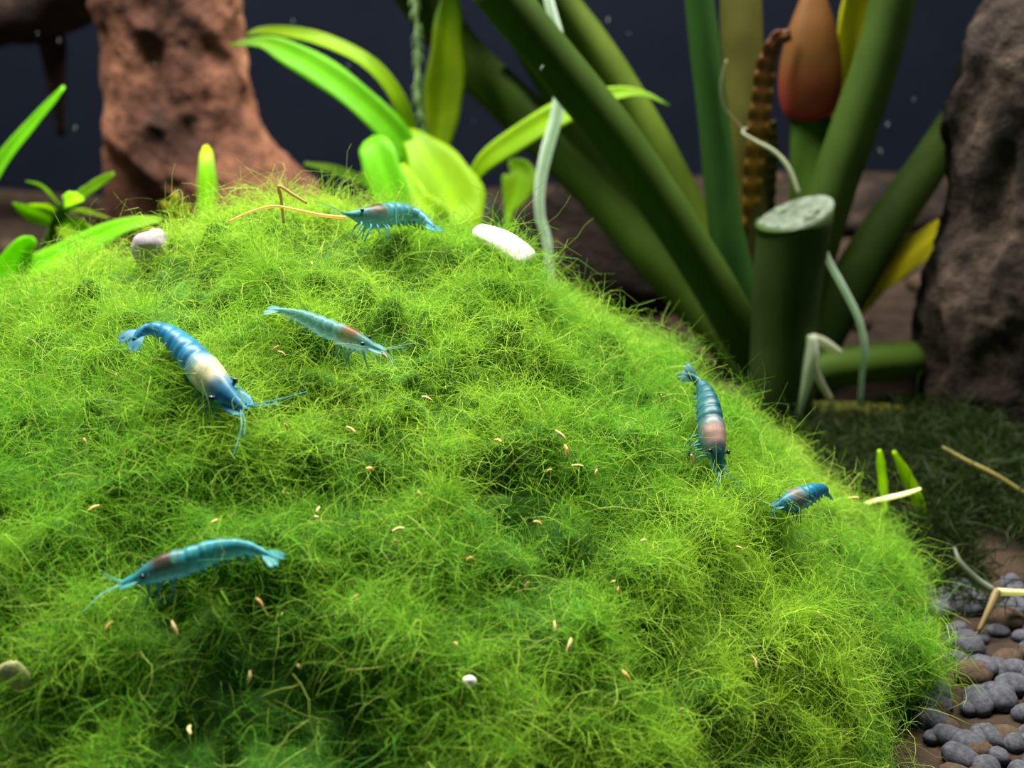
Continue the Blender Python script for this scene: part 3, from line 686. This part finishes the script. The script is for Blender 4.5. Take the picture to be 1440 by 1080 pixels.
        for kk in range(2):
            i = 2; a0 = C[i] + sd[i] * sg * .02 * Ln; ln = Ln * (.26 if kk else .16)
            d1 = nrm(-t[i] * 1 + sd[i] * sg * (.5 + .4 * kk) + u[i] * .25)
            R = spline([a0, a0 + d1 * ln * .5, a0 + d1 * ln + sd[i] * sg * ln * .25 - u[i] * ln * .1], 10)
            v, f = tube_geo(R, np.linspace(.0032, .0015, 10) * Ln, k=4); obj('antenna', v, f, mat, root, cols=np.ones((len(v), 3)) * pale)
    i = at(.90)                                                       # tail fan
    for a_ in (-.62, -.32, 0, .32, .62):
        d1 = nrm(t[i] * math.cos(a_) + sd[i] * math.sin(a_)); a0 = C[i] + sd[i] * math.sin(a_) * .015 * Ln; ln = fan * Ln * (1 if a_ else .8)
        R = spline([a0, a0 + d1 * ln * .5, a0 + d1 * ln - u[i] * ln * .1], 8)
        v, f, aa, _ = leaf_geo(R, .05 * Ln * np.array([.4, .7, .95, 1.05, 1.1, 1, .8, .3]), u[i], 0, .05, .008, 0, 5)
        obj('tail_blade', v, f, M['shr'][2], root, cols=np.ones((len(v), 3)) * (np.asarray(base) * .5 + np.asarray(pale) * .5))
    print('SHRIMP', label[:30], 'length cm %.2f' % Ln)
    return root
BL, PB = (.015, .22, .42), (.10, .42, .52)
shrimp([(348, 577), (315, 552), (286, 520), (258, 489), (232, 467), (205, 463), (182, 484)], None, (.008, .20, .42), (.12, .45, .60), (.62, .58, .36), M['shr'][0],
       'vivid blue shrimp with cream saddle and two black eyes, its tail bent down', fat=1.05, asp=1.12)
shb = shrimp([(480, 299), (502, 303), (526, 304), (556, 299), (586, 303), (614, 322)], UP, (.03, .25, .34), (.10, .42, .40), (.085, .030, .018), M['shr'][1],
       'teal blue shrimp with brown saddle on the moss crest below the rounded leaf', fat=1.15)
shrimp([(542, 494), (512, 483), (484, 471), (455, 459), (425, 445), (396, 437), (376, 436)], UP * .8 - FW * .4, (.10, .36, .40), (.26, .52, .48), (.22, .065, .03), M['shr'][2],
       'pale translucent shrimp with reddish brown saddle, between the vivid blue shrimp and the moss crest', fat=.95)
shd = shrimp([(166, 822), (196, 812), (230, 798), (264, 788), (302, 774), (340, 769), (370, 777), (390, 788)], UP * .8 - FW * .3, (.02, .26, .34), (.12, .50, .46), (.075, .032, .024), M['shr'][1],
       'turquoise shrimp with dark brown saddle and clear tail fan, low on the moss front', fat=1.0)
she = shrimp([(1016, 668), (1008, 642), (1002, 612), (998, 582), (993, 556), (983, 538), (962, 522)], -FW * .8 + RT * .45 + UP * .2, (.005, .10, .14), (.09, .32, .34), (.48, .30, .26), M['shr'][0],
       'dark teal shrimp heading down the moss slope, pinkish saddle and black eyes', fat=1.25, lift=.4, near=.12)
shf = shrimp([(1086, 712), (1106, 706), (1130, 698), (1154, 688), (1161, 690, .18), (1162, 700, .15)], UP * .8 - FW * .4, (.006, .18, .34), (.06, .35, .50), (.22, .20, .20), M['shr'][0],
       'small blue shrimp with grey saddle facing away from the dark edge of the mound', fat=1.5, lift=.35, near=.45)
# long feeler of the shrimp on the crest
rows = []
for px, py in [(486, 306), (455, 303), (425, 297), (385, 290), (352, 298), (320, 312)]:
    q = mound_hit(px, py, .42)
    if q is None: q = P(px, py, rows[-1][1] if rows else 12)
    rows.append(q)
R = spline(np.array(rows), 40); v, f = tube_geo(R, np.linspace(.019, .010, 40), k=6)
o = obj('antenna', v, f, M['root'], shb, cols=np.ones((len(v), 3)) * (1.1, .8, .4)); o['label'] = 'long pale yellow feeler'
q = mound_hit(398, 312, .2); yy = q[1]
ds = tubes(None, 'dry_stalk', [(432, 286, 4), (412, 274, 5), (392, 262, 5), (395, 278, 5), (399, 314, 4)], yy, (.7, .5, .25), M['root'], k=6, n=24); tag(ds, 'thin tan bent stalk standing in the moss crest above the long feeler', 'stalk')

# ------------------------------------------------------------------ white chip, pebble, crumbs, specks
def on_moss(px, py, o): return mound_hit(px, py, o)
a, b = on_moss(668, 322, .34), on_moss(742, 368, .34); nn = mound_n((a + b) / 2); ln = np.linalg.norm(b - a)
C = spline([a, (a + b) / 2 + nn * .03, b], 18); t, sd, u = frames(C, nrm(nn - FW * .6)); s = np.linspace(0, 1, 18)
wd = np.interp(s, [0, .05, .2, .5, .8, .95, 1], [.05, .10, .13, .165, .17, .16, .13]); th_ = wd * .5
v = []
for i in range(18):
    for j in range(14):
        q = j / 14 * 2 * math.pi; cx, sx = math.cos(q), math.sin(q)
        v.append(C[i] + sd[i] * wd[i] * math.copysign(abs(cx) ** .7, cx) + u[i] * th_[i] * math.copysign(abs(sx) ** .7, sx))
o = obj('white_chip', v, ringfaces(18, 14), M['white']); tag(o, 'bright white oblong chip lying on the moss crest beneath the white hanging root', 'shell')
q = mound_hit(213, 350, -.05)
if q is None: q = P(213, 345, 13)
v, f = blob_geo(q, (.22, .18, .19), 22, .35, 1.9, 20, 14); o = obj('pebble', v, f, M['lilac']); tag(o, 'pale lilac pebble on the edge of the moss mound under the strap leaf tip', 'stone')
q = mound_hit(660, 958, .3); v, f = blob_geo(q, (.05, .045, .05), 13, .3, 1.3, 10, 7); o = obj('white_grain', v, f, M['white']); tag(o, 'largest white grain caught low on the front of the moss mound', 'crumb')
q = mound_hit(22, 950, .1); v, f = blob_geo(q, (.11, .05, .12), 19, .4, 1.3, 14, 10); o = obj('beige_flake', v, f, M['beige']); tag(o, 'dull beige flake half sunk in the front of the moss mound', 'crumb')

cm_ = []
for k in range(4):
    c = spline([(-.06, 0, 0), (0, .012 * (k - 1.5), .012), (.06, .0, 0)], 6)
    v, f = tube_geo(c, np.array([.010, .016, .018, .017, .014, .008]) * (1 + .25 * k / 3), k=6, bump=.25, bs=20, seed=k)
    me = bpy.data.meshes.new('crumb'); me.from_pydata((v * S).tolist(), [], f); me.materials.append(M['crumb'] if k % 2 else M['crumb_pale']); cm_.append(me)
spots = [(388, 489), (396, 497), (493, 604), (402, 601), (447, 716), (330, 724), (302, 733), (132, 714), (590, 694), (556, 763), (660, 786), (640, 905), (560, 745),
         (788, 611), (795, 634), (812, 655), (838, 664), (840, 660), (772, 662), (756, 735), (741, 823), (800, 907), (1152, 865), (973, 646), (438, 370), (520, 660), (445, 727),
         (153, 880), (245, 883), (268, 1026), (365, 848), (420, 938), (350, 952), (780, 880), (880, 950), (862, 818), (905, 760), (1040, 770), (1175, 755), (1200, 700), (600, 560), (700, 620), (540, 500), (930, 560), (870, 830), (960, 1000), (1060, 930), (120, 620), (500, 840)]
for px, py in spots:
    q = mound_hit(px, py, .27)
    if q is None: continue
    o = bpy.data.objects.new('crumb', random.choice(cm_)); COL.objects.link(o); o.location = q * S
    o.rotation_euler = (random.uniform(-.5, .5), random.uniform(-1.4, 1.4), random.uniform(0, 6.28)); s = random.uniform(.45, .95); o.scale = (s, s * .8, s * .8)
    near = {(388, 489): 'cream sliver of food just below the pale translucent shrimp', (493, 604): 'bright sliver of food on the moss between the vivid blue shrimp and the dark hollow',
            (302, 733): 'slanting food sliver above the saddle of the turquoise shrimp', (330, 724): 'upright food sliver above the tail of the turquoise shrimp', (1152, 865): 'orange crumb below the small blue shrimp on the lower slope'}
    tag(o, near.get((px, py), 'tiny %s food crumb caught in the moss filaments' % ('orange' if o.data.materials[0] == M['crumb'] else 'cream')), 'crumb', 'crumbs scattered over the moss')
v, f = blob_geo((0, 0, 0), (.014, .012, .045), 3, .35, 1.4, 7, 5); me = bpy.data.meshes.new('speck'); me.from_pydata((v * S).tolist(), [], f); me.materials.append(M['speck'])
for px, py, y in [(53, 47, 24), (83, 57, 26), (106, 180, 24), (218, 91, 22), (412, 30, 25), (490, 92, 24), (666, 170, 25), (762, 95, 16), (855, 28, 25), (884, 47, 25), (928, 182, 26), (848, 236, 24), (1248, 175, 24), (1285, 140, 24), (1238, 212, 24), (640, 60, 26)]:
    o = bpy.data.objects.new('floating_speck', me); COL.objects.link(o); o.location = P(px, py, y) * S
    o.rotation_euler = (random.uniform(-.4, .4), random.uniform(-.6, .6), 0); s = random.uniform(.7, 1.5); o.scale = (s, s, s)
    tag(o, 'tiny pale speck drifting in the water before the dark background', 'speck', 'specks drifting in the water')
